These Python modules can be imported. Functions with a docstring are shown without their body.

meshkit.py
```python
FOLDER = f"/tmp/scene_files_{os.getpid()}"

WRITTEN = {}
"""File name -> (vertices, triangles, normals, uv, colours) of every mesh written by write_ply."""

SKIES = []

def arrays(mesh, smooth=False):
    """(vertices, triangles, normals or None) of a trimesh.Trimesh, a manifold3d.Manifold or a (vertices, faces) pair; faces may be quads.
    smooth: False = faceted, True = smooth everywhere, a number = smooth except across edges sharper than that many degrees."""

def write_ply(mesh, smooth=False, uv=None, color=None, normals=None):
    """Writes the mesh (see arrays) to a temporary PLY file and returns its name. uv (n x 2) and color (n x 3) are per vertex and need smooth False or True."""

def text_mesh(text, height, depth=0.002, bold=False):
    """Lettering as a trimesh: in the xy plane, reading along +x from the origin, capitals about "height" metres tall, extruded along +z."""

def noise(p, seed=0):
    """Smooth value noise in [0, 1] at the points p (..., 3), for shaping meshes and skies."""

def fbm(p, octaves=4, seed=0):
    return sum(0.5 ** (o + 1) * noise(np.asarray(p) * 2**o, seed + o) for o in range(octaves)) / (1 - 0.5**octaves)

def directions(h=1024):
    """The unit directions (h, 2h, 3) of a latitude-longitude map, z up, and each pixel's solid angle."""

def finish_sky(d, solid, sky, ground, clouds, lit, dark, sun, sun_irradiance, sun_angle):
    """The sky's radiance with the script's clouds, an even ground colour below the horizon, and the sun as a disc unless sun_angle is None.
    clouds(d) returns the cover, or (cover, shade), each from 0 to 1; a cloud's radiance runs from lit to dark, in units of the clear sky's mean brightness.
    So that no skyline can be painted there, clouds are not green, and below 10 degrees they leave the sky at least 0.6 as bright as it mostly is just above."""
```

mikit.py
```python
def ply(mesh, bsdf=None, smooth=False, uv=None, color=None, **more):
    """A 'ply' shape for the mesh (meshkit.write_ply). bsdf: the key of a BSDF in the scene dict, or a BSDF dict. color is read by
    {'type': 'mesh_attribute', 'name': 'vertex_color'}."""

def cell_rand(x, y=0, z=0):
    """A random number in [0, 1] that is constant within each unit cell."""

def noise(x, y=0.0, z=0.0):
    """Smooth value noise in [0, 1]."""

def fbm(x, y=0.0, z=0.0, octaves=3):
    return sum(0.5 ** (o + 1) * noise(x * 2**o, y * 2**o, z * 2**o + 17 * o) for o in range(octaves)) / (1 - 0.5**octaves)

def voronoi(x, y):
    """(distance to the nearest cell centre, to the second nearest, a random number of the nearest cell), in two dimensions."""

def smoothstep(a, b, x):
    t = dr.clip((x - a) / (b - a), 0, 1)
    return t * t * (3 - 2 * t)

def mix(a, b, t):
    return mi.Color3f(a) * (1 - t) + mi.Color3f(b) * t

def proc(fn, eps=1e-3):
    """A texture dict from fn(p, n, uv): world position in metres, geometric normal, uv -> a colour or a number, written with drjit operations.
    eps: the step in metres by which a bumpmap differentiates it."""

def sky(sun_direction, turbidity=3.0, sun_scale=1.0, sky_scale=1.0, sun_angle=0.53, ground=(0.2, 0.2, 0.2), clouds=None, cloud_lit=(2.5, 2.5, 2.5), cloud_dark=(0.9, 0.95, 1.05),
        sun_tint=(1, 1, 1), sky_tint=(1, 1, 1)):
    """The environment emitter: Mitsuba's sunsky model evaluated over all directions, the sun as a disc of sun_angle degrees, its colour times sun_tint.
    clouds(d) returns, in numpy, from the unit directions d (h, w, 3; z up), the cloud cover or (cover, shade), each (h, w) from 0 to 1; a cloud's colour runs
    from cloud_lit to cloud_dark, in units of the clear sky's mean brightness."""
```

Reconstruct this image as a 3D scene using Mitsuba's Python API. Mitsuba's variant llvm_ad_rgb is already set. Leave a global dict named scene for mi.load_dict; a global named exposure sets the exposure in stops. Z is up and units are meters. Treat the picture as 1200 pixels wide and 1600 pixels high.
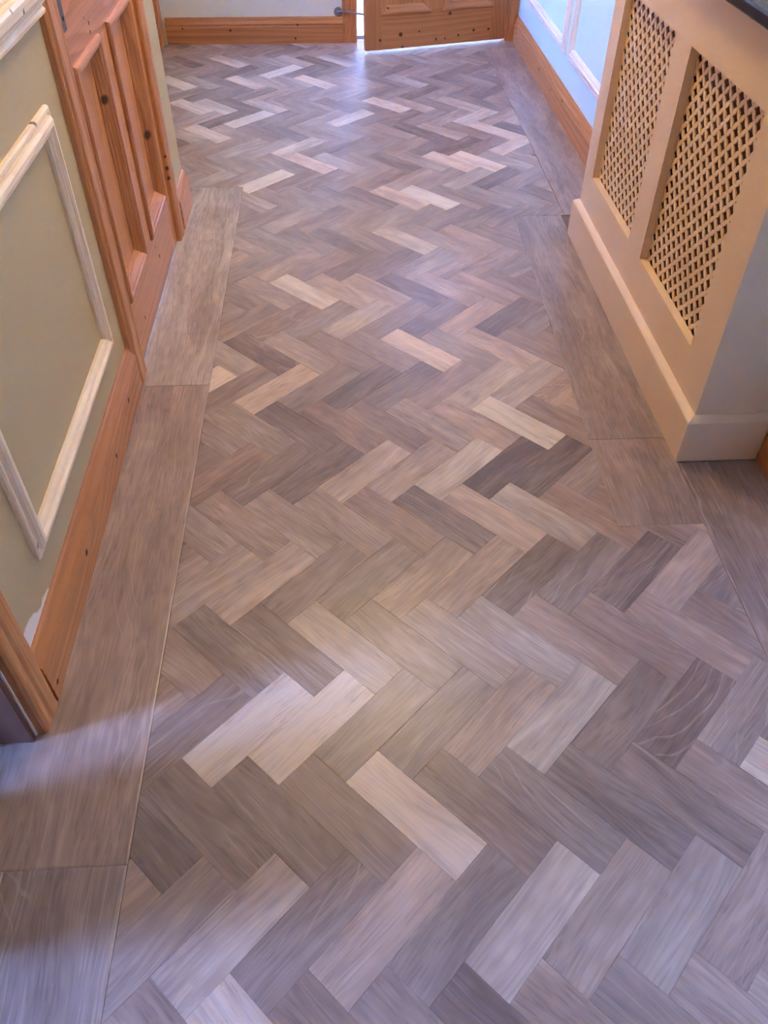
import math, random, numpy as np, trimesh, shapely.geometry as sg, mitsuba as mi, drjit as dr, mikit
from mikit import noise, fbm, smoothstep, mix, cell_rand
from shapely import affinity

scene, labels = {'type': 'scene'}, {}

# ------------------------------------------------------------------ camera, sky, exposure
right = np.array([0.99855151, -0.05359425, 0.00474833])
look = np.array([0.04136881, 0.70833976, -0.70465837])
up = np.array([0.03440221, 0.70383410, 0.70952986])
eye = np.array([0.2390312, -0.6131937, 1.2203794])
scene['camera'] = {'type': 'perspective', 'fov_axis': 'x', 'fov': 2 * math.degrees(math.atan(600 / 1250.7)), 'near_clip': 0.02, 'far_clip': 200.0,
                   'to_world': mi.ScalarTransform4f().look_at(origin=eye.tolist(), target=(eye + look).tolist(), up=up.tolist())}
SKY = 440.0 / 16
scene['sky'] = mikit.sky([0.75, 0.45, 0.75], turbidity=3.0, sun_scale=0.0, sky_scale=SKY, sky_tint=(0.87, 0.84, 1.24), ground=(0.25, 0.25, 0.27))
LAMPS = [((0.42, 1.65, 2.14), 1.0)]      # the pendant on the ceiling line of the hall
LAMP_POWER = 152.0 / 16
exposure = 4.0

# ------------------------------------------------------------------ main lines of the hall (metres; y runs down the hall)
FL, WL = -0.281, -0.301          # left skirting face, left wall face
FR, WR = 1.183, 1.203            # right skirting face, right wall face
YB = 4.128                       # back skirting face
WB = YB + 0.02
CEIL = 2.4
XA = -0.70                       # alcove left wall
rng = random.Random(7)

# ------------------------------------------------------------------ materials
def principled(key, fn, rough=0.4, spec=0.5, bump=None, bscale=1.0, **kw):
    d = {'type': 'principled', 'base_color': mikit.proc(fn) if callable(fn) else {'type': 'rgb', 'value': list(fn)}, 'roughness': rough, 'specular': spec, **kw}
    if bump is not None:
        d = {'type': 'bumpmap', 'tex': mikit.proc(bump, eps=4e-4), 'scale': bscale, 'bsdf': d}
    scene[key] = {'type': 'twosided', 'bsdf': d}

def vinyl_oak(p, n, uv):
    u, v = uv.x, uv.y
    code = dr.floor(v); w = v - code
    tone = code / 31.0
    bid = dr.floor(u / 10.0)
    r1 = cell_rand(bid, 3); r2 = cell_rand(bid, 11)
    warp = noise(u * 6, w * 24, bid)
    cloud = noise(u * 7, w * 18 + warp, bid + 60)
    fib = noise(u * 24, w * 330 + warp * 7, bid)
    mott = noise(u * 42, w * 80 + warp * 3, bid + 77)
    band = noise(u * 3.4, w * 52 + warp * 3, bid + 5)
    pore = noise(u * 46, w * 620 + warp * 9, bid + 9)
    mask = noise(u * 5.5, w * 30, bid + 2)
    rings = w * 48 + 6.0 * noise(u * 3.0, w * 10, bid + 7) + 0.5 * noise(u * 22, w * 40, bid)
    fr = rings - dr.floor(rings)
    line = smoothstep(0.80, 0.93, fr) * (1 - smoothstep(0.95, 1.0, fr)) * smoothstep(0.60, 0.80, noise(u * 5.0, w * 18, bid + 31))
    t = tone + (cloud - 0.5) * 0.20 + (band - 0.5) * 0.20 + (fib - 0.5) * 0.17 + (mott - 0.5) * 0.09
    cd, cm, cl = (0.145, 0.100, 0.086), (0.335, 0.246, 0.202), (0.66, 0.53, 0.43)
    col = mix(mix(cd, cm, dr.clip(t * 2, 0, 1)), cl, dr.clip(t * 2 - 1, 0, 1))
    col = col * (mi.Color3f(1, 1, 1) + mi.Color3f(0.05, -0.01, -0.05) * (r1 - 0.5) * 2)
    dark = smoothstep(0.60, 0.82, pore) * smoothstep(0.42, 0.62, mask)
    col = col * (1 - 0.15 * dark)
    limed = smoothstep(0.68, 0.86, noise(u * 15, w * 540 + warp * 6, bid + 40)) * smoothstep(0.50, 0.72, 1 - mask) * (0.25 + 0.75 * r2)
    col = mix(col, (0.60, 0.51, 0.45), 0.36 * limed * (1 - tone * 0.8))
    col = mix(col, (0.62, 0.53, 0.47), 0.34 * line * (1 - tone * 0.7) * (0.4 + 0.6 * noise(u * 40, w * 200, bid)))
    ku = u / 0.26; kc = dr.floor(ku)
    kx = (ku - kc - 0.2 - 0.6 * cell_rand(kc, bid, 5)) * 0.26
    kw = w - 0.3 - 0.10 * cell_rand(kc, bid, 6)
    kd = dr.sqrt(kx * kx + kw * kw * 4)
    kn = (1 - smoothstep(0.004, 0.013, kd)) * dr.select(cell_rand(kc, bid, 8) > 0.72, 1.0, 0.0)
    return mix(col, (0.10, 0.07, 0.06), 0.65 * kn)

def vinyl_bump(p, n, uv):
    u, w = uv.x, uv.y
    return noise(u * 18, w * 420, 3) * 0.00012

principled('vinyl_oak', vinyl_oak, rough=0.33, spec=0.5)

KNOTS = [(1.434, -0.306, 0.58, .014), (1.804, -0.306, 0.369, .016), (1.902, -0.286, 0.235, .009), (1.902, -0.286, 0.205, .008), (1.903, -0.286, 0.27, .006), (1.42, -0.297, 0.742, .006), (1.415, -0.297, 0.725, .006), (1.39, -0.297, 0.757, .004),
         (1.30, -0.318, 0.50, .005), (1.235, -0.298, 0.169, .006), (1.20, -0.298, 0.105, .009), (1.325, -0.296, 0.065, .007), (1.625, -0.296, 0.09, .008), (1.60, -0.296, 0.13, .005),
         (0.959, -0.281, 0.062, .008), (0.778, -0.281, 0.043, .007), (0.474, -0.281, 0.055, .009), (0.197, -0.281, 0.026, .007)]
KNOTS = [(x, y, z, r) for y, x, z, r in KNOTS]
KNOTS += [(-0.544, YB, 0.073, .006), (-0.299, YB, 0.063, .008), (0.05, YB, 0.085, .007), (0.035, YB, 0.024, .007)]
KNOTS += [(FR, 3.434, 0.062, .009), (FR, 3.163, 0.057, .006), (FR, 2.945, 0.08, .008)]
# the open back door: hinge corner, free corner
DH, DF = np.array([1.1380, 4.1241]), np.array([0.3969, 3.9219])
dt = (DF - DH) / np.linalg.norm(DF - DH); dn = np.array([dt[1], -dt[0]])       # dn looks into the hall
if dn[1] > 0: dn = -dn
for u_, z_, r_ in [(.65, .199, .011), (.583, .076, .013), (.483, .083, .006), (.39, .041, .008), (.34, .041, .006), (.266, .050, .007), (.181, .067, .009), (.098, .067, .008), (.319, .152, .010), (.693, .058, .009), (.572, .018, .009)]:
    k = DH + dt * u_
    KNOTS.append((k[0], k[1], z_, r_))

def pine(p, n, uv):
    u, v = uv.x, uv.y
    bid = dr.floor(u / 10.0)
    warp = noise(u * 1.5, v * 9, bid)
    rings = v * 38 + 6 * warp
    fr = rings - dr.floor(rings)
    s = smoothstep(0.1, 0.85, fr) * (1 - smoothstep(0.88, 1.0, fr))
    fib = noise(u * 5, v * 300, bid + 3)
    br = cell_rand(bid, 21)
    col = mix((0.53, 0.232, 0.086), (0.345, 0.122, 0.040), 0.55 * s * noise(u * 0.9, v * 12, bid + 8) + 0.30 * (fib - 0.5) + 0.45 * (br - 0.5) + 0.22)
    k = mi.Float(0.0)
    for x, y, z, r in KNOTS:
        d = dr.sqrt(dr.square(p.x - x) + dr.square(p.y - y) + dr.square(p.z - z))
        k = dr.maximum(k, 1 - smoothstep(r * 0.45, r * 1.05, d))
    return mix(col, (0.045, 0.016, 0.010), 0.9 * k)
principled('varnished_pine', pine, rough=0.33, spec=0.32)

RAWK = [(WL, 0.896, 0.711, .010), (WL + .03, 0.92, 0.875, .008), (WL, 0.336, 0.225, .009), (WL, 0.305, 0.228, .005), (WL, 0.391, 0.205, .005), (WL + .03, 0.86, 0.89, .006), (WR, 2.99, 0.30, .010)]
def raw_pine(p, n, uv):
    u, v = uv.x, uv.y
    bid = dr.floor(u / 10.0)
    rings = v * 90 + 5 * noise(u * 1.3, v * 9, bid)
    fr = rings - dr.floor(rings)
    s = smoothstep(0.2, 0.9, fr) * (1 - smoothstep(0.92, 1.0, fr))
    fib = noise(u * 7, v * 420, bid + 3)
    col = mix((0.88, 0.74, 0.55), (0.74, 0.53, 0.38), 0.45 * s + 0.3 * (fib - 0.5))
    k = mi.Float(0.0)
    for x, y, z, r in RAWK:
        d = dr.sqrt(dr.square((p.x - x) * 0.3) + dr.square(p.y - y) + dr.square(p.z - z))
        k = dr.maximum(k, 1 - smoothstep(r * 0.3, r * 0.9, d))
    return mix(col, (0.12, 0.06, 0.04), 0.85 * k)
principled('bare_pine', raw_pine, rough=0.5, spec=0.3)

def white_primed(p, n, uv):
    f = fbm(p.x * 9, p.y * 9, p.z * 9)
    return mix((0.80, 0.76, 0.70), (0.86, 0.82, 0.77), f)
principled('primed_wood', white_primed, rough=0.45, spec=0.4)

def sage(p, n, uv):
    f = fbm(p.x * 5, p.y * 5, p.z * 5)
    return mix((0.465, 0.356, 0.192), (0.495, 0.383, 0.214), f)
def sage_left(p, n, uv):
    col = sage(p, n, uv)
    lim = 0.150 - (p.y - 0.23) * 0.30 + 0.016 * (noise(p.y * 60, p.z * 60) - 0.5)
    m = (1 - smoothstep(lim - 0.004, lim + 0.004, p.z)) * (1 - smoothstep(0.33, 0.345, p.y + 0.015 * noise(p.z * 90)))
    return mix(col, (0.80, 0.74, 0.68), m)
principled('sage_paint', sage, rough=0.6, spec=0.25)
principled('sage_paint_worn', sage_left, rough=0.6, spec=0.25)
principled('sage_paint_daylit', lambda p, n, uv: mix((0.63, 0.60, 0.50), (0.67, 0.64, 0.54), fbm(p.x * 5, p.y * 5, p.z * 5)), rough=0.6, spec=0.25)  # sage lightened: daylight on the back wall put into the colour
principled('pale_blue_paint', lambda p, n, uv: mix((0.58, 0.77, 0.82), (0.61, 0.81, 0.86), fbm(p.x * 5, p.y * 5, p.z * 5)), rough=0.55, spec=0.3)  # pale blue, deepened to stand in for some alcove daylight
principled('white_paint', lambda p, n, uv: mix((0.82, 0.80, 0.76), (0.85, 0.83, 0.79), fbm(p.x * 4, p.y * 4, p.z * 4)), rough=0.7, spec=0.2)
principled('low_bounce_paint', lambda p, n, uv: mix((0.10, 0.10, 0.11), (0.13, 0.13, 0.14), fbm(p.x * 4, p.y * 4, p.z * 4)), rough=0.7, spec=0.2)  # dark tone chosen to cut light bounced by the unseen side room
principled('cream_paint', lambda p, n, uv: mix((0.70, 0.54, 0.37), (0.73, 0.565, 0.39), fbm(p.x * 6, p.y * 6, p.z * 6)), rough=0.42, spec=0.4)
principled('cavity_shade_brown', lambda p, n, uv: mix((0.16, 0.075, 0.04), (0.20, 0.095, 0.05), fbm(p.x * 20, p.y * 20, p.z * 20)), rough=0.8, spec=0.1)  # dark brown stands in for shade inside the cover
principled('black_gloss', (0.014, 0.011, 0.009), rough=0.35, spec=0.25)
principled('screed', lambda p, n, uv: mix((0.16, 0.13, 0.11), (0.2, 0.165, 0.14), fbm(p.x * 30, p.y * 30)), rough=0.9, spec=0.1)
principled('dark_iron', (0.22, 0.21, 0.20), rough=0.45, spec=0.5, metallic=0.6)
principled('aged_brass', (0.13, 0.10, 0.075), rough=0.4, spec=0.5, metallic=0.7)
def worn(p, n, uv):
    chip = smoothstep(0.50, 0.60, noise(p.x * 160, p.y * 160, p.z * 28)) * smoothstep(WL - .016, WL - .004, p.x)
    return mix(mix((0.13, 0.062, 0.042), (0.18, 0.088, 0.06), fbm(p.x * 40, p.y * 40, p.z * 10)), (0.55, 0.49, 0.46), chip * smoothstep(0.45, 0.55, noise(p.z * 9, 4.0)))
principled('worn_paint', worn, rough=0.5, spec=0.3)
principled('grey_plastic', (0.10, 0.10, 0.11), rough=0.45, spec=0.4)
principled('added_pale_floor', lambda p, n, uv: mix((0.72, 0.65, 0.53), (0.78, 0.70, 0.58), fbm(p.x * 3, p.y * 3)), rough=0.9, spec=0.1)  # warm tone picked to whiten blue daylight on the added floor
scene['clear_glass'] = {'type': 'thindielectric', 'int_ior': 1.5}

# ------------------------------------------------------------------ helpers
BID = [0]
def nid():
    BID[0] = (BID[0] + 1) % 61
    return BID[0] * 10.0 + 2.0

def put(key, mesh, mat, smooth=False, uv=None):
    k, i = key, 0
    while k in scene:
        i += 1; k = f'{key}_{i:03d}'
    scene[k] = mikit.ply(mesh, mat, smooth=smooth, **({'uv': uv} if uv is not None else {}))
    return k

def tag(key, label, cat=None, group=None, kind=None):
    labels[key] = {kk: vv for kk, vv in dict(label=label, category=cat, group=group, kind=kind).items() if vv}

def wooden(key, mesh, mat, axis):
    """A faceted board, grain along axis (0, 1, 2 or a direction)."""
    v = mesh.triangles.reshape(-1, 3)
    m = trimesh.Trimesh(v, np.arange(len(v)).reshape(-1, 3), process=False)
    if isinstance(axis, int):
        a = np.eye(3)[axis]
    else:
        a = np.asarray(axis, float); a = a / np.linalg.norm(a)
    b = np.array([0, 0, 1.0]) if abs(a[2]) < 0.7 else np.array([1.0, 0, 0]); b = b - a * (a @ b); b /= np.linalg.norm(b)
    c = np.cross(a, b)
    uv = np.stack([v @ a + nid() + 3.0, v @ b + (v @ c) * 0.93], 1)
    return put(key, m, mat, uv=uv)

def box(x0, x1, y0, y1, z0, z1, ch=0.0):
    x0, x1 = sorted((x0, x1)); y0, y1 = sorted((y0, y1)); z0, z1 = sorted((z0, z1))
    if ch <= 0:
        m = trimesh.creation.box(extents=(x1 - x0, y1 - y0, z1 - z0))
    else:
        e = np.array([x1 - x0, y1 - y0, z1 - z0]) / 2
        pts = []
        for sx in (-1, 1):
            for sy in (-1, 1):
                for sz in (-1, 1):
                    s = np.array([sx, sy, sz])
                    for ax in range(3):
                        q = e - ch; q[ax] = e[ax]; pts.append(s * q)
        m = trimesh.convex.convex_hull(np.array(pts))
    m.apply_translation(((x0 + x1) / 2, (y0 + y1) / 2, (z0 + z1) / 2))
    return m

def sweep(P0, P1, A, H, prof, m0=0.0, m1=0.0):
    """Profile points (a, h) carried from P0 to P1; the ends are mitred by m0 * a and m1 * a."""
    P0, P1, A, H = (np.asarray(q, float) for q in (P0, P1, A, H))
    t = (P1 - P0) / np.linalg.norm(P1 - P0)
    r0 = np.array([P0 + A * a + H * h + t * m0 * a for a, h in prof])
    r1 = np.array([P1 + A * a + H * h + t * m1 * a for a, h in prof])
    n = len(prof)
    v2, f2 = trimesh.creation.triangulate_polygon(sg.Polygon(prof), engine='earcut')
    idx = [int(np.argmin(np.sum((np.array(prof) - q) ** 2, 1))) for q in v2]
    f = []
    for i in range(n):
        j = (i + 1) % n
        f += [[i, j, n + j], [i, n + j, n + i]]
    for tri in f2:
        q = [idx[k] for k in tri]
        f += [q, [n + q[0], n + q[2], n + q[1]]]
    m = trimesh.Trimesh(np.vstack([r0, r1]), f, process=False)
    m.fix_normals()
    return m

def lathe(prof, at, sections=48, axis=(0, 0, 1)):
    m = trimesh.creation.revolve(np.array(prof), sections=sections)
    m.apply_transform(trimesh.geometry.align_vectors([0, 0, 1], axis))
    m.apply_translation(at)
    return m

def arc(cx, cy, r, a0, a1, n=5):
    return [(cx + r * math.cos(math.radians(a0 + (a1 - a0) * i / n)), cy + r * math.sin(math.radians(a0 + (a1 - a0) * i / n))) for i in range(n + 1)]

# ------------------------------------------------------------------ the floor: screed, herringbone blocks, border planks
put('floor', box(-3.4, WR + .12, -2.3, WB + .13, -0.10, -0.004), 'screed')
tag('floor', 'grey-brown wood-look herringbone floor with a plank border along both walls', 'floor', kind='structure')

W, N = 0.0762, 3
ca, sa = math.cos(0.009), math.sin(0.009)
def from_lattice(x, y):
    a, b = (x - y) / math.sqrt(2) * W, (x + y) / math.sqrt(2) * W
    return (a * ca + b * sa, -a * sa + b * ca)

LI, RI = -0.112, 1.015           # inner edges of the left border and of the far right border
FIELD = sg.Polygon([(LI, -0.62), (0.992, -0.62), (0.992, 0.5455), (0.8064, 0.5455), (0.838, 2.04), (RI - .002, 2.04), (RI, 4.012), (0.352, 4.012), (0.352, YB + .01), (XA + .005, YB + .01),
                    (XA + .005, 2.325), (LI, 2.325)])
TONES = {tuple(int(q) for q in s.split()[:3]): int(s.split()[3]) / 100 for s in '0 0 0 97;0 1 -1 93;1 2 -5 97;1 15 12 88;1 15 6 82;1 14 1 90;0 7 11 92;0 10 2 78;0 14 4 76;0 8 4 70;0 9 9 70;0 5 -5 66;1 8 -11 85;1 -3 -6 85;0 -1 -5 68;0 -3 -3 60;0 1 -7 64;0 3 -9 57;1 4 -1 66;0 2 4 60;0 3 3 62;1 2 1 34;1 3 0 32;0 11 1 10;0 12 0 10;0 -1 1 28;1 11 10 18;0 6 6 26;0 7 5 22;1 9 0 20;0 10 -4 16;0 9 -3 30;0 8 -2 27;0 6 -6 22;0 7 -7 22;1 5 -8 26;1 4 -7 33;1 3 -6 30;1 0 -9 15;1 -2 -7 30;1 2 -11 30;1 9 6 22;0 10 8 35;0 11 7 25;0 32 34 92;1 30 33 85;1 32 37 80;1 33 30 82;1 27 36 88;1 25 32 88;1 26 31 80;0 25 29 92;1 23 28 82;1 28 29 70;0 20 22 97;1 33 24 80;1 34 23 62;0 29 25 80;0 24 24 76;1 24 21 76;1 34 17 80;0 34 20 80;1 29 16 80;1 30 15 90;0 32 16 80;1 24 15 72;1 25 14 85;1 21 12 68;1 17 10 66;0 37 23 25;1 24 9 28;0 16 8 27;0 18 6 15;1 8 1 42;0 5 1 40;0 4 2 34;0 6 0 50;0 7 -1 50;1 10 -1 60;1 11 -2 60;0 9 3 50;1 4 5 45;1 5 4 45;1 6 3 50;1 7 2 50;1 6 -3 48;1 7 -4 50;1 8 -5 42;1 9 -6 40;1 10 -7 40;0 2 -2 38;0 3 -3 40;0 4 -4 55;1 -1 -2 36;1 0 -3 36;1 -2 -1 33;0 11 -5 50;0 -2 -4 40;0 0 -6 36;0 2 -8 50;0 4 -10 50;0 -4 -2 45;1 -1 -8 35;1 6 -9 30;1 18 3 45;0 12 6 30;1 13 8 35;0 13 11 35;1 12 9 50;1 16 -1 55;0 15 3 60;1 13 2 55;1 12 3 55;1 11 4 40;1 16 5 52;1 17 4 62;1 8 7 50;1 7 8 55;0 5 7 42'.split(';')}

def block_mesh(poly, top=0.0, depth=0.004, bev=0.0005):
    """A thin tile of a convex outline with a fine bevel along its upper edge."""
    poly = sg.polygon.orient(poly.buffer(-0.00008, join_style=2))
    inner = sg.polygon.orient(poly.buffer(-bev, join_style=2))
    a = np.array(poly.exterior.coords)[:-1]
    if inner.is_empty or inner.geom_type != 'Polygon':
        return None
    b = np.array(inner.exterior.coords)[:-1]
    if len(b) == len(a):
        k = int(np.argmin(np.sum((b - a[0]) ** 2, 1))); b = np.roll(b, -k, 0)
    else:
        b = a
    n = len(a)
    v = np.vstack([np.c_[a, np.full(n, top - depth)], np.c_[a, np.full(n, top - min(bev * 0.7, 0.0006))], np.c_[b, np.full(n, top)]])
    f = []
    for r in (0, 1):
        for i in range(n):
            j = (i + 1) % n
            p, q = r * n + i, r * n + j
            f += [[p, q, q + n], [p, q + n, p + n]]
    v2, f2 = trimesh.creation.triangulate_polygon(sg.Polygon(b), engine='earcut')
    idx = [2 * n + int(np.argmin(np.sum((b - q) ** 2, 1))) for q in v2]
    for t in f2:
        q = [idx[k] for k in t]
        x = v[q]
        f.append(q if np.cross(x[1] - x[0], x[2] - x[0])[2] > 0 else q[::-1])
    m = trimesh.Trimesh(v, f, process=False)
    t = m.triangles.reshape(-1, 3)
    return trimesh.Trimesh(t, np.arange(len(t)).reshape(-1, 3), process=False)

def floor_uv(m, d, origin, tone, off):
    d = np.asarray(d, float) / np.linalg.norm(d); e = np.array([-d[1], d[0]])
    q = m.vertices[:, :2] - np.asarray(origin)
    code = int(round(np.clip(tone, 0, 1) * 31))
    return np.stack([q @ d + off, np.clip(q @ e + 0.02, 0.001, 0.60) + code], 1)

blocks = []
for ix in range(-40, 90):
    for iy in range(-40, 90):
        s = (ix + iy) % 6
        if s == 0:
            kind, x0, y0, x1, y1 = 0, ix, iy, ix + 3, iy + 1
        elif s == 3:
            kind, x0, y0, x1, y1 = 1, ix, iy, ix + 1, iy + 3
        else:
            continue
        q = [from_lattice(x, y) for x, y in ((x0, y0), (x1, y0), (x1, y1), (x0, y1))]
        cut = sg.Polygon(q).intersection(FIELD)
        for g in getattr(cut, 'geoms', [cut]):
            if g.geom_type == 'Polygon' and g.area > 2e-5:
                c = np.array(g.centroid.coords[0])
                dist = math.sqrt((c[0] - eye[0]) ** 2 + (c[1] - eye[1]) ** 2 + eye[2] ** 2)
                rel = np.array([c[0], c[1], 0]) - eye
                px = 1250.7 * (rel @ right) / (rel @ look); py = -1250.7 * (rel @ up) / (rel @ look)
                seen = abs(px) < 690 and abs(py) < 900
                blocks.append((-(g.area / dist ** 3 + (1 if seen else 0)), kind, ix, iy, g, q))
blocks.sort(key=lambda b: b[:4])
far_v, far_uv, nf = [], [], 0
for rank, (_, kind, ix, iy, g, q) in enumerate(blocks):
    r = random.Random(ix * 1000 + iy * 7 + kind)
    tone = TONES.get((kind, ix, iy))
    if tone is None:
        tone = min(0.78, max(0.2, r.gauss(0.42, 0.11)))
    m = block_mesh(g, top=r.uniform(-0.00015, 0.00015))
    if m is None:
        continue
    d = np.subtract(q[1], q[0]) if kind == 0 else np.subtract(q[3], q[0])
    o = q[0] if kind == 0 else q[1]
    uv = floor_uv(m, d, o, tone, r.randrange(60) * 10 + r.uniform(1, 8))
    if rank < 300:
        put('floor__parquet_block', m, 'vinyl_oak', uv=uv)
    else:
        far_v.append(m.vertices); far_uv.append(uv)
if far_v:
    fv = np.vstack(far_v)
    k = put('floor__distant_parquet', trimesh.Trimesh(fv, np.arange(len(fv)).reshape(-1, 3), process=False), 'vinyl_oak', uv=np.vstack(far_uv))
    labels[k] = {'label': 'herringbone blocks at the far end of the hall', 'kind': 'stuff'}

def plank(pts, tone, d=(0, 1), origin=None):
    g = sg.Polygon(pts)
    m = block_mesh(g, bev=0.0028)
    x0, y0, x1, y1 = g.bounds
    o = (x1, y0) if d == (0, 1) else (x0, y0)
    uv = floor_uv(m, d, o, tone, nid() + rng.uniform(0, 2))
    z = m.vertices[:, 2].reshape(-1, 3); c = m.vertices[:, :2].reshape(-1, 3, 2)
    for k in range(len(z)):              # the eased edge along the field has a paler tone
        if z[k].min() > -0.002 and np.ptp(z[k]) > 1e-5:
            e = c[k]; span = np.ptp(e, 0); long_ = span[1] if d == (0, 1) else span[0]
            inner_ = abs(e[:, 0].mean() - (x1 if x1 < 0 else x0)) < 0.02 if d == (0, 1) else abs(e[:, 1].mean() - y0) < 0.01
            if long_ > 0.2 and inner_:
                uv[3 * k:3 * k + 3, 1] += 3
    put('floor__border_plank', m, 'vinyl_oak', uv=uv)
def rect(x0, x1, y0, y1): return [(x0, y0), (x1, y0), (x1, y1), (x0, y1)]
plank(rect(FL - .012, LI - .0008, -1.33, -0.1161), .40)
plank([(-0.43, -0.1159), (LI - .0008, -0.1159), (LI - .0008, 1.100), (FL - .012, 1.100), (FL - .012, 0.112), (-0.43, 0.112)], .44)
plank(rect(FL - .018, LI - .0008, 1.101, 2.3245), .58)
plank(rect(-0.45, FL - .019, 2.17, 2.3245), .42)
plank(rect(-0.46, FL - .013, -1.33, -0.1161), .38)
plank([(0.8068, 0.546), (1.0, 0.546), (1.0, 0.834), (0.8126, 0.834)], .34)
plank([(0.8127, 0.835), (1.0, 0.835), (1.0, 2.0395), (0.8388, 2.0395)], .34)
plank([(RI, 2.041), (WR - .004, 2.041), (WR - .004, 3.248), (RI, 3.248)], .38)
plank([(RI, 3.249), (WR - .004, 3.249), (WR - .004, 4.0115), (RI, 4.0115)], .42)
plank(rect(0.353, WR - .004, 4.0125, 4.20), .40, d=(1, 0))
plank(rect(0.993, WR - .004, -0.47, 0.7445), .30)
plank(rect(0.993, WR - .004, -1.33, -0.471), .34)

# ------------------------------------------------------------------ walls and ceiling
def wall(key, *boxes, mat, label, cat='wall'):
    put(key, trimesh.util.concatenate(list(boxes)), mat)
    tag(key, label, cat, kind='structure')
TH = 0.12
D1a, D1b = 1.170, 1.905          # pine door in the left wall
D3a, D3b = -0.70, 0.108          # doorway in the left wall beside the camera
wall('wall_left', box(WL, WL - TH, D3b, D1a - .02, -.02, CEIL), box(WL, WL - TH, D1a - .02, D1b + .02, 2.02, CEIL), box(WL, WL - TH, D1b + .02, 2.195, -.02, CEIL),
     box(WL, WL - TH, D3a, D3b, 2.02, CEIL), box(WL, WL - TH, -2.2, D3a, -.02, CEIL), mat='sage_paint_worn', label='sage green painted left wall with bare pine moulding and worn patch by the skirting')
wall('wall_right', box(WR, WR + TH, -2.2, WB + TH, -.02, CEIL), mat='pale_blue_paint', label='pale blue painted wall on the right behind the radiator cover')
wall('wall_back', box(XA - TH, 0.30, WB, WB + TH, -.02, CEIL), box(0.30, WR, WB, WB + TH, 2.03, CEIL), box(1.165, WR, WB, WB + TH, -.02, CEIL), mat='sage_paint_daylit', label='sage wall at the far end left of the open door, daylight put into its paler paint')
AW0, AW1 = 3.30, 3.70            # unseen alcove opening, added and sized to steer daylight
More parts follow.
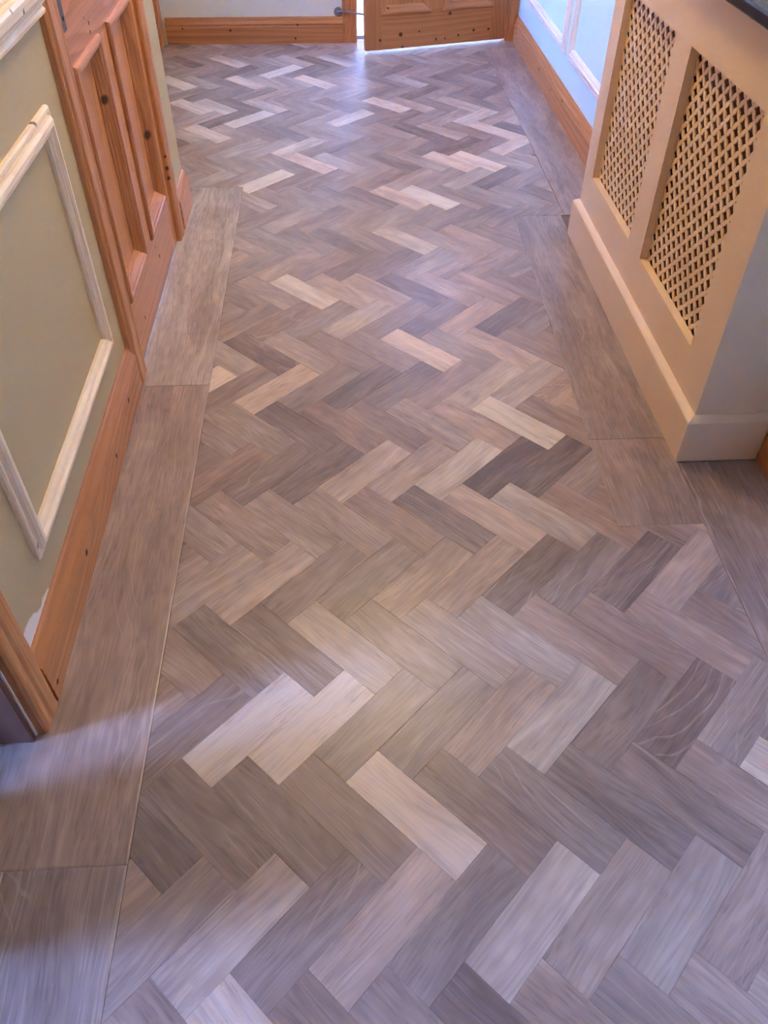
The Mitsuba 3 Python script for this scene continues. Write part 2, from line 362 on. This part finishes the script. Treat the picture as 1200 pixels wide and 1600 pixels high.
wall('wall_alcove', box(XA, XA - TH, AW1, WB, -.02, CEIL), box(XA, XA - TH, AW0, AW1, 1.9, CEIL), box(XA, XA - TH, AW0, AW1, -.02, .9), box(XA, XA - TH, 2.2, AW0, -.02, CEIL),
     box(XA - TH, WL, 2.075, 2.195, -.02, CEIL), mat='sage_paint', label='sage side walls of the alcove beyond the pine door')
wall('wall_front', box(-0.42, WR, -2.2, -2.32, -.02, CEIL), mat='cream_paint', label='unseen near end wall of the hall, cream to bounce warm light')  # unseen wall, made cream to bounce warm light
wall('ceiling', box(-0.9, WR + TH, -2.32, WB + TH, CEIL, CEIL + .1), mat='white_paint', label='plain white ceiling of the hall', cat='ceiling')
# unseen side room: three walls darkened to cut bounce, a tall window opening
SX = -2.1
SW0, SW1 = -0.66, -0.26
wall('wall_study', box(SX, SX - TH, -2.3, SW0, -.02, CEIL), box(SX, SX - TH, SW1, 1.2, -.02, CEIL), box(SX, SX - TH, SW0, SW1, 2.2, CEIL), box(SX, SX - TH, SW0, SW1, -.02, 0.12),
     box(SX, WL - TH, 1.0, 1.1, -.02, CEIL), box(SX, WL - TH, -2.2, -2.3, -.02, CEIL), mat='low_bounce_paint', label='unseen side room walls beyond the left doorway, darkened to cut bounced light')
wall('ceiling_study', box(SX - TH, -0.9, -2.32, 1.1, CEIL, CEIL + .1), mat='low_bounce_paint', label='unseen side room ceiling beyond the left doorway, darkened to cut bounced light', cat='ceiling')
# added room beyond the back door, tempers daylight; its side window brightens the gap
KY = 6.4
put('floor_added_kitchen', box(-1.2, 2.4, WB + .02, KY, -.10, -.006), 'added_pale_floor')
tag('floor_added_kitchen', 'pale floor of the added room beyond the back door, warmed to whiten its daylight', 'floor', kind='structure')
wall('wall_added_kitchen', box(-1.2, -1.3, WB + TH, 4.6, -.02, CEIL), box(-1.2, -1.3, 5.7, KY, -.02, CEIL), box(-1.2, -1.3, 4.6, 5.7, -.02, .9), box(-1.2, -1.3, 4.6, 5.7, 2.1, CEIL), box(2.4, 2.5, WB + TH, KY, -.02, CEIL), box(-1.3, .55, KY, KY + .1, -.02, CEIL), box(1.55, 2.5, KY, KY + .1, -.02, CEIL),
     box(.55, 1.55, KY, KY + .1, -.02, 1.35), box(.55, 1.55, KY, KY + .1, 1.85, CEIL), box(-1.3, XA - TH, WB, WB + TH, -.02, CEIL), box(WR + TH, 2.5, WB, WB + TH, -.02, CEIL), mat='white_paint', label='white walls and window openings of the room added for daylight beyond the back door')
wall('ceiling_added_kitchen', box(-1.3, 2.5, WB + TH, KY + .1, CEIL, CEIL + .1), mat='white_paint', label='white ceiling of the room added for daylight beyond the back door', cat='ceiling')

# ------------------------------------------------------------------ pine skirting
SK = [(0, -.004), (.020, -.004), (.020, .078), (.0175, .0815), (.0175, .084), (.0195, .088), (.0185, .093), (.0145, .098), (.011, .104), (.0095, .111), (.007, .1165), (.003, .119), (0, .119)]
SK = [(a, h) for a, h in SK]
def skirting(key, P0, P1, A):
    return wooden(key, sweep(P0, P1, A, (0, 0, 1), SK), 'varnished_pine', np.subtract(P1, P0))
skirting('baseboard_left__board', (WL, .176, 0), (WL, 1.100, 0), (1, 0, 0))
skirting('baseboard_left__board', (WL, 1.988, 0), (WL, 2.195, 0), (1, 0, 0))
tag('baseboard_left', 'varnished pine skirting along the left wall under the bare moulding frame', 'skirting board', kind='structure')
skirting('baseboard_back', (XA + .07, WB, 0), (0.284, WB, 0), (0, -1, 0))
tag('baseboard_back', 'varnished knotty pine skirting along the far wall', 'skirting board', kind='structure')
skirting('baseboard_right__board', (WR, 1.906, 0), (WR, WB - .022, 0), (-1, 0, 0))
skirting('baseboard_right__board', (WR, -2.2, 0), (WR, .744, 0), (-1, 0, 0))
tag('baseboard_right', 'varnished pine skirting along the pale blue wall behind the radiator cover', 'skirting board', kind='structure')

# ------------------------------------------------------------------ architraves and doors
AR = [(0, 0), (0, .012), (.004, .017), (.012, .019), (.020, .0165), (.026, .0165), (.034, .0195), (.052, .020), (.060, .0185), (.064, .014), (.070, .014), (.074, .011), (.075, 0)]
def architrave(key, P0, P1, A, H, w=.075):
    return wooden(key, sweep(P0, P1, A, H, [(a * w / .075, h) for a, h in AR]), 'varnished_pine', np.subtract(P1, P0))

# door 1: closed pine door in the left wall
architrave('door_1__architrave', (WL, 1.178, -.002), (WL, 1.178, 2.10), (0, -1, 0), (1, 0, 0), .082)
architrave('door_1__architrave', (WL, 1.902, -.002), (WL, 1.902, 2.10), (0, 1, 0), (1, 0, 0), .082)
architrave('door_1__architrave', (WL, 1.178, 2.02), (WL, 1.902, 2.02), (0, 0, 1), (1, 0, 0), .08)
FD = -0.298                      # face of the leaf
def panelled(root, plane, stiles, rails, muntins, panels, thick=.036, mould=.032, rec=.017, glass=()):
    """plane(u, z, h) -> point; stiles/rails/muntins are (u0, u1, z0, z1) rectangles, panels too."""
    o = np.array(plane(0, 0, 0)); U = np.array(plane(1, 0, 0)) - o; Z = np.array([0, 0, 1.0]); H = np.array(plane(0, 0, 1)) - o
    def slab(u0, u1, z0, z1, h0, h1):
        P = [(h0, z0), (h1, z0), (h1, z1), (h0, z1)]
        return sweep(o + U * u0, o + U * u1, H, Z, P)
    for r in stiles: wooden(root + '__stile', slab(*r, -thick, 0), 'varnished_pine', 2)
    for r in rails: wooden(root + '__rail', slab(*r, -thick, 0), 'varnished_pine', U)
    for r in muntins: wooden(root + '__muntin', slab(*r, -thick, 0), 'varnished_pine', 2)
    MP = [(-.010, -.001), (-.010, .004), (-.007, .0085), (-.002, .010), (.004, .0095), (.007, .006), (.011, .005), (.013, .001), (.020, -.006), (.0235, -.007), (.0255, -.011), (mould, -rec + .002), (mould, -rec - .004), (0, -rec - .004), (0, -.001)]
    for i, (u0, u1, z0, z1) in enumerate(panels):
        if i in glass:
            k = put(root + '__pane', slab(u0, u1, z0, z1, -.020, -.0195), 'clear_glass')
        else:
            k = wooden(root + '__panel', slab(u0, u1, z0, z1, -thick + .003, -rec), 'varnished_pine', 2)
        c = [(u0, z0), (u1, z0), (u1, z1), (u0, z1)]
        for j in range(4):
            a, b = c[j], c[(j + 1) % 4]
            A = [Z, -U, -Z, U][j]
            wooden(k + '__moulding', sweep(o + U * a[0] + Z * a[1], o + U * b[0] + Z * b[1], A, H, MP, 1, -1), 'varnished_pine', (U * (b[0] - a[0]) + Z * (b[1] - a[1])))
y0, y1 = D1a + .003, D1b - .003
panelled('door_1', lambda u, z, h: (FD + h, u, z),
         [(y0, 1.225, .006, 1.99), (1.825, y1, .006, 1.99)],
         [(1.225, 1.825, .006, .180), (1.225, 1.825, .700, .860), (1.225, 1.825, 1.88, 1.99)],
         [(1.455, 1.570, .180, .700), (1.455, 1.570, .860, 1.88)],
         [(1.225, 1.455, .180, .700), (1.570, 1.825, .180, .700), (1.225, 1.455, .860, 1.88), (1.570, 1.825, .860, 1.88)])
wooden('door_1__lining', box(WL - TH, WL, D1a - .02, D1a, -.002, 2.02), 'varnished_pine', 2)
wooden('door_1__lining', box(WL - TH, WL, D1b, D1b + .02, -.002, 2.02), 'varnished_pine', 2)
for z0 in (.772, 1.70):
    h = trimesh.util.concatenate([box(FD - .0005, FD + .0018, 1.200, 1.242, z0, z0 + .10, .0006), trimesh.creation.cylinder(.0045, height=.10, sections=16, transform=trimesh.transformations.translation_matrix((FD + .005, 1.1785, z0 + .05)))])
    k = put('door_1__hinge', h, 'aged_brass'); labels[k] = {'label': 'dark butt hinge with two screws'}
    for zz in (.022, .078):
        put(k + '__screw', trimesh.creation.cylinder(.0035, height=.0012, sections=12, transform=trimesh.transformations.translation_matrix((FD + .0022, 1.230, z0 + zz)) @ trimesh.transformations.rotation_matrix(math.pi / 2, (0, 1, 0))), 'black_gloss')
tag('door_1', 'closed varnished pine door with tall recessed panels in the left wall', 'door', kind='structure')

# door 2: back door, standing ajar
architrave('door_2__architrave', (.355, WB, -.002), (.355, WB, 2.10), (-1, 0, 0), (0, -1, 0), .072)
architrave('door_2__architrave', (1.139, WB, -.002), (1.139, WB, 2.10), (1, 0, 0), (0, -1, 0), .06)
architrave('door_2__architrave', (.283, WB, 2.03), (1.199, WB, 2.03), (0, 0, 1), (0, -1, 0), .075)
wooden('door_2__lining', box(.30, .358, WB + .002, WB + TH, -.002, 2.03), 'varnished_pine', 2)
wooden('door_2__lining', box(1.1425, 1.165, WB + .002, WB + TH, -.002, 2.03), 'varnished_pine', 2)
put('door_2__strike_plate', box(.3575, .3592, WB - .012, WB + .01, .12, .20), 'primed_wood')
LEN = float(np.linalg.norm(DF - DH))
Z0 = .014
panelled('door_2', lambda u, z, h: (DH[0] + dt[0] * u + dn[0] * h, DH[1] + dt[1] * u + dn[1] * h, z),
         [(0.002, .090, Z0, 1.98), (LEN - .088, LEN, Z0, 1.98)],
         [(.090, LEN - .088, Z0, .176), (.090, LEN - .088, .70, .84), (.090, LEN - .088, 1.88, 1.98)],
         [(.348, .432, .176, .70)],
         [(.090, .348, .176, .70), (.432, LEN - .088, .176, .70), (.090, LEN - .088, .84, 1.88)], glass=(2,))
tag('door_2', 'knotty varnished pine back door standing ajar with bright daylight in its gap', 'door', kind='structure')

# door 3: doorway beside the camera, worn lining
architrave('door_3__architrave', (WL, .111, -.002), (WL, .111, 2.10), (0, 1, 0), (1, 0, 0))
architrave('door_3__architrave', (WL, D3a, -.002), (WL, D3a, 2.10), (0, -1, 0), (1, 0, 0))
architrave('door_3__architrave', (WL, D3a, 2.02), (WL, .111, 2.02), (0, 0, 1), (1, 0, 0))
k = wooden('door_3__lining', box(WL - TH - .01, WL - .002, .096, D3b, -.002, 2.02, .002), 'worn_paint', 2)
labels[k] = {'label': 'worn lining with chipped pale paint'}
wooden('door_3__lining', box(WL - TH - .01, WL - .002, D3a, D3a + .018, -.002, 2.02, .002), 'worn_paint', 2)
wooden('door_3__stop', box(WL - .125, WL - .085, .082, .0965, -.002, 2.01, .002), 'varnished_pine', 2)
tag('door_3', 'open doorway at the lower left with pine architrave and worn lining', 'doorway', kind='structure')

# unseen window frame added high in the alcove, door frame in its far corner
for a, b in (((XA, AW0, .9), (XA, AW1, .9)), ((XA, AW1, .9), (XA, AW1, 1.9)), ((XA, AW1, 1.9), (XA, AW0, 1.9)), ((XA, AW0, 1.9), (XA, AW0, .9))):
    A = {'0': (0, 0, -1), '1': (0, 1, 0), '2': (0, 0, 1), '3': (0, -1, 0)}[str([(.9, .9), (.9, 1.9), (1.9, 1.9), (1.9, .9)].index((a[2], b[2])))]
    wooden('window_1__frame', sweep(a, b, A, (1, 0, 0), [(p * .9, h) for p, h in AR], -1, 1), 'varnished_pine', np.subtract(b, a))
tag('window_1', 'unseen pine framed window added in the left side of the alcove to steer daylight', 'window', kind='structure')
architrave('door_4__architrave', (XA, 3.95, -.002), (XA, 3.95, 2.12), (0, 1, 0), (1, 0, 0), .09)
wooden('door_4__post', box(XA + .001, XA + .055, WB - .075, WB - .002, -.002, 2.12, .003), 'varnished_pine', 2)
tag('door_4', 'pine door frame at the far left corner of the alcove', 'door frame', kind='structure')

# ------------------------------------------------------------------ bare pine dado rail and moulding frames
MO = [(0, 0), (0, .007), (.003, .0105), (.008, .011), (.0105, .0075), (.013, .0075), (.0145, .0135), (.019, .0185), (.027, .0195), (.0295, .0165), (.031, .012), (.0335, .012), (.035, .0145), (.039, .0125), (.044, .006), (.044, 0)]
def frame(root, wallx, s, ya, yb, za, zb, mat, w=.044, d=1.0):
    prof = [(a * w / .044, h * d) for a, h in MO]
    c = [(ya, za), (yb, za), (yb, zb), (ya, zb)]
    for j in range(4):
        a, b = c[j], c[(j + 1) % 4]
        A = [(0, 0, 1), (0, -1, 0), (0, 0, -1), (0, 1, 0)][j]
        wooden(f"{root}__{'rail' if j % 2 == 0 else 'upright'}", sweep((wallx, *a), (wallx, *b), A, (s, 0, 0), prof, 1, -1), mat, 1 if j % 2 == 0 else 2)
frame('trim_1', WL, 1, .328, .990, .196, .712, 'bare_pine')
tag('trim_1', 'rectangular frame of bare pine moulding on the sage left wall', 'wall moulding', kind='structure')
DA = [(0, 0), (0, .010), (.004, .016), (.010, .018), (.014, .014), (.018, .014), (.022, .020), (.030, .022), (.036, .027), (.040, .034), (.056, .036), (.062, .033), (.066, .026), (.072, .026), (.078, .018), (.080, 0)]
wooden('trim_2', sweep((WL, .19, .832), (WL, 1.092, .832), (0, 0, 1), (1, 0, 0), DA), 'bare_pine', 1)
tag('trim_2', 'bare pine dado rail above the moulding frame, ending at the pine door', 'dado rail', kind='structure')
frame('trim_3', WR, -1, 3.068, 3.99, .222, .712, 'primed_wood', .050, .9)
tag('trim_3', 'pale moulding frame on the blue wall nearest the far corner', 'wall moulding', kind='structure')
frame('trim_4', WR, -1, 2.02, 2.995, .222, .712, 'primed_wood', .050, .9)
tag('trim_4', 'pale moulding frame on the blue wall partly hidden by the radiator cover', 'wall moulding', kind='structure')

# ------------------------------------------------------------------ radiator cover
PX, BX = .9925, 1.0105           # plinth face, body face
PY0, PY1, BY0, BY1 = .745, 1.905, .763, 1.887
op = [(.880, 1.288), (1.394, 1.802)]
zo0, zo1, ztop = .225, .718, .841
front = sg.Polygon([(BY0, .008), (BY1, .008), (BY1, ztop), (BY0, ztop)], [[(a, zo0), (b, zo0), (b, zo1), (a, zo1)] for a, b in op])
def yz_extrude(poly, x0, x1):
    m = trimesh.creation.extrude_polygon(poly, x1 - x0, engine='earcut')
    v = m.vertices.copy()
    m.vertices = np.c_[x0 + v[:, 2], v[:, 0], v[:, 1]]
    m.fix_normals()
    return m
put('radiator_cover__front_frame', yz_extrude(front, BX, BX + .020), 'cream_paint')
put('radiator_cover__end_panel', box(BX + .0005, WR - .001, BY0 + .0003, BY0 + .018, .008, ztop), 'cream_paint')
put('radiator_cover__end_panel', box(BX + .0005, WR - .001, BY1 - .018, BY1 - .0003, .008, ztop), 'cream_paint')
PL = [(0, .001), (.018, .001), (.018, .1105), (.0165, .1135), (.012, .1175), (.006, .121), (.002, .1225), (0, .1225)]
def plinth(P0, P1, A, m0, m1): put('radiator_cover__plinth', sweep(P0, P1, A, (0, 0, 1), PL, m0, m1), 'cream_paint')
plinth((BX, BY0, 0), (BX, BY1, 0), (-1, 0, 0), -1, 1)
plinth((BX, BY0, 0), (FR - .001, BY0, 0), (0, -1, 0), -1, 0)
plinth((BX, BY1, 0), (FR - .001, BY1, 0), (0, 1, 0), -1, 0)
def star(cy, cz, r=.0158, q=.0060, n=3):
    out = []
    for k in range(4):
        a0 = math.pi / 2 * k
        tip = np.array([math.cos(a0), math.sin(a0)]) * r
        nxt = np.array([math.cos(a0 + math.pi / 2), math.sin(a0 + math.pi / 2)]) * r
        mid = np.array([math.cos(a0 + math.pi / 4), math.sin(a0 + math.pi / 4)]) * q * 1.414
        for i in range(4):
            t = i / 4
            out.append((1 - t) ** 2 * tip + 2 * t * (1 - t) * (2 * mid - (tip + nxt) / 2) + t * t * nxt)
    return sg.Polygon([(cy + p[0], cz + p[1]) for p in out])
PT = .0408
for a, b in op:
    pan = sg.box(a - .012, zo0 - .012, b + .012, zo1 + .012)
    win = sg.box(a - .004, zo0 - .006, b + .004, zo1 + .006)
    holes = []
    for half in (0, 1):
        for i in range(0, 12):
            for j in range(0, 14):
                s = star(a + .010 + (i + half / 2) * PT, zo0 + .002 + (j + half / 2) * PT).intersection(win)
                if s.geom_type == 'Polygon' and s.area > 2e-5:
                    holes.append(s.exterior.coords)
    g = sg.Polygon(pan.exterior.coords, holes)
    k = put('radiator_cover__grille_panel', yz_extrude(g, BX + .0205, BX + .0235), 'cream_paint')
    labels[k] = {'label': 'cream lattice panel cut with star-shaped holes'}
for a, b in op:
    k = put('radiator_cover__added_backing', box(BX + .033, BX + .037, a - .03, b + .03, zo0 - .03, zo1 + .03), 'cavity_shade_brown')  # added sheet, its brown stands in for the shaded cavity
k = put('radiator_cover__top_shelf', box(BX - .030, WR - .001, BY0 - .03, BY1 + .03, ztop, ztop + .023, .004), 'black_gloss')
labels[k] = {'label': 'glossy black top shelf'}
tag('radiator_cover', 'cream painted radiator cover with two lattice grilles against the right wall', 'radiator cover')

# ------------------------------------------------------------------ small things
rose = lathe([(0, 0), (.019, 0), (.021, .003), (.018, .008), (.010, .010), (0, .010)], (.262, WB - .0005, .140), 24, (0, -1, 0))
put('cabin_hook__rose', rose, 'dark_iron', smooth=40)
def tube(pts, r, n=10):
    return trimesh.util.concatenate([trimesh.creation.cylinder(r, segment=(pts[i], pts[i + 1]), sections=n) for i in range(len(pts) - 1)] + [trimesh.creation.icosphere(1, r * 1.02).apply_translation(p) for p in pts])
put('cabin_hook__arm', tube([(.262, WB - .008, .141), (.265, WB - .026, .147), (.30, WB - .034, .149), (.40, 4.04, .149), (.4085, 3.99, .149)], .0042), 'dark_iron')
put('cabin_hook__eye', tube([(.4085 + .008 * math.cos(a), 3.985, .146 + .008 * math.sin(a)) for a in np.linspace(0, 2 * math.pi, 13)], .0022, 8), 'dark_iron')
tag('cabin_hook', 'dark iron cabin hook joining the far wall skirting and the back door', 'hook')

bin_ = [(0, .001), (.108, .001), (.114, .006), (.128, .46), (.131, .465), (.131, .476), (.127, .478), (.124, .47), (.108, .012), (0, .012)]
put('waste_bin', lathe(bin_, (-0.425, -0.135, 0), 48), 'grey_plastic', smooth=35)
tag('waste_bin', 'dark grey round bin just cut off by the left edge, in the doorway', 'bin')

# ------------------------------------------------------------------ ceiling lamp that lights the hall
for i, (L, share) in enumerate(LAMPS):
    root = 'pendant_lamp' if i == 0 else f'pendant_lamp_{i:03d}'
    put(root + '__rose', lathe([(0, 0), (.045, 0), (.04, -.02), (.012, -.03), (0, -.03)][::-1], (L[0], L[1], CEIL - .001), 32), 'primed_wood', smooth=40)
    put(root + '__cord', trimesh.creation.cylinder(.004, segment=((L[0], L[1], L[2] + .10), (L[0], L[1], CEIL - .025)), sections=12), 'primed_wood')
    g = mikit.ply(trimesh.creation.icosphere(3, .085).apply_translation(L), 'white_paint', smooth=True)
    g['emitter'] = {'type': 'area', 'radiance': {'type': 'rgb', 'value': [LAMP_POWER * share * c for c in (1.0, 0.72, 0.36)]}}
    scene[root + '__globe'] = g
tag('pendant_lamp', 'round opal pendant lamp on the ceiling between the pine door and the radiator cover', 'lamp')
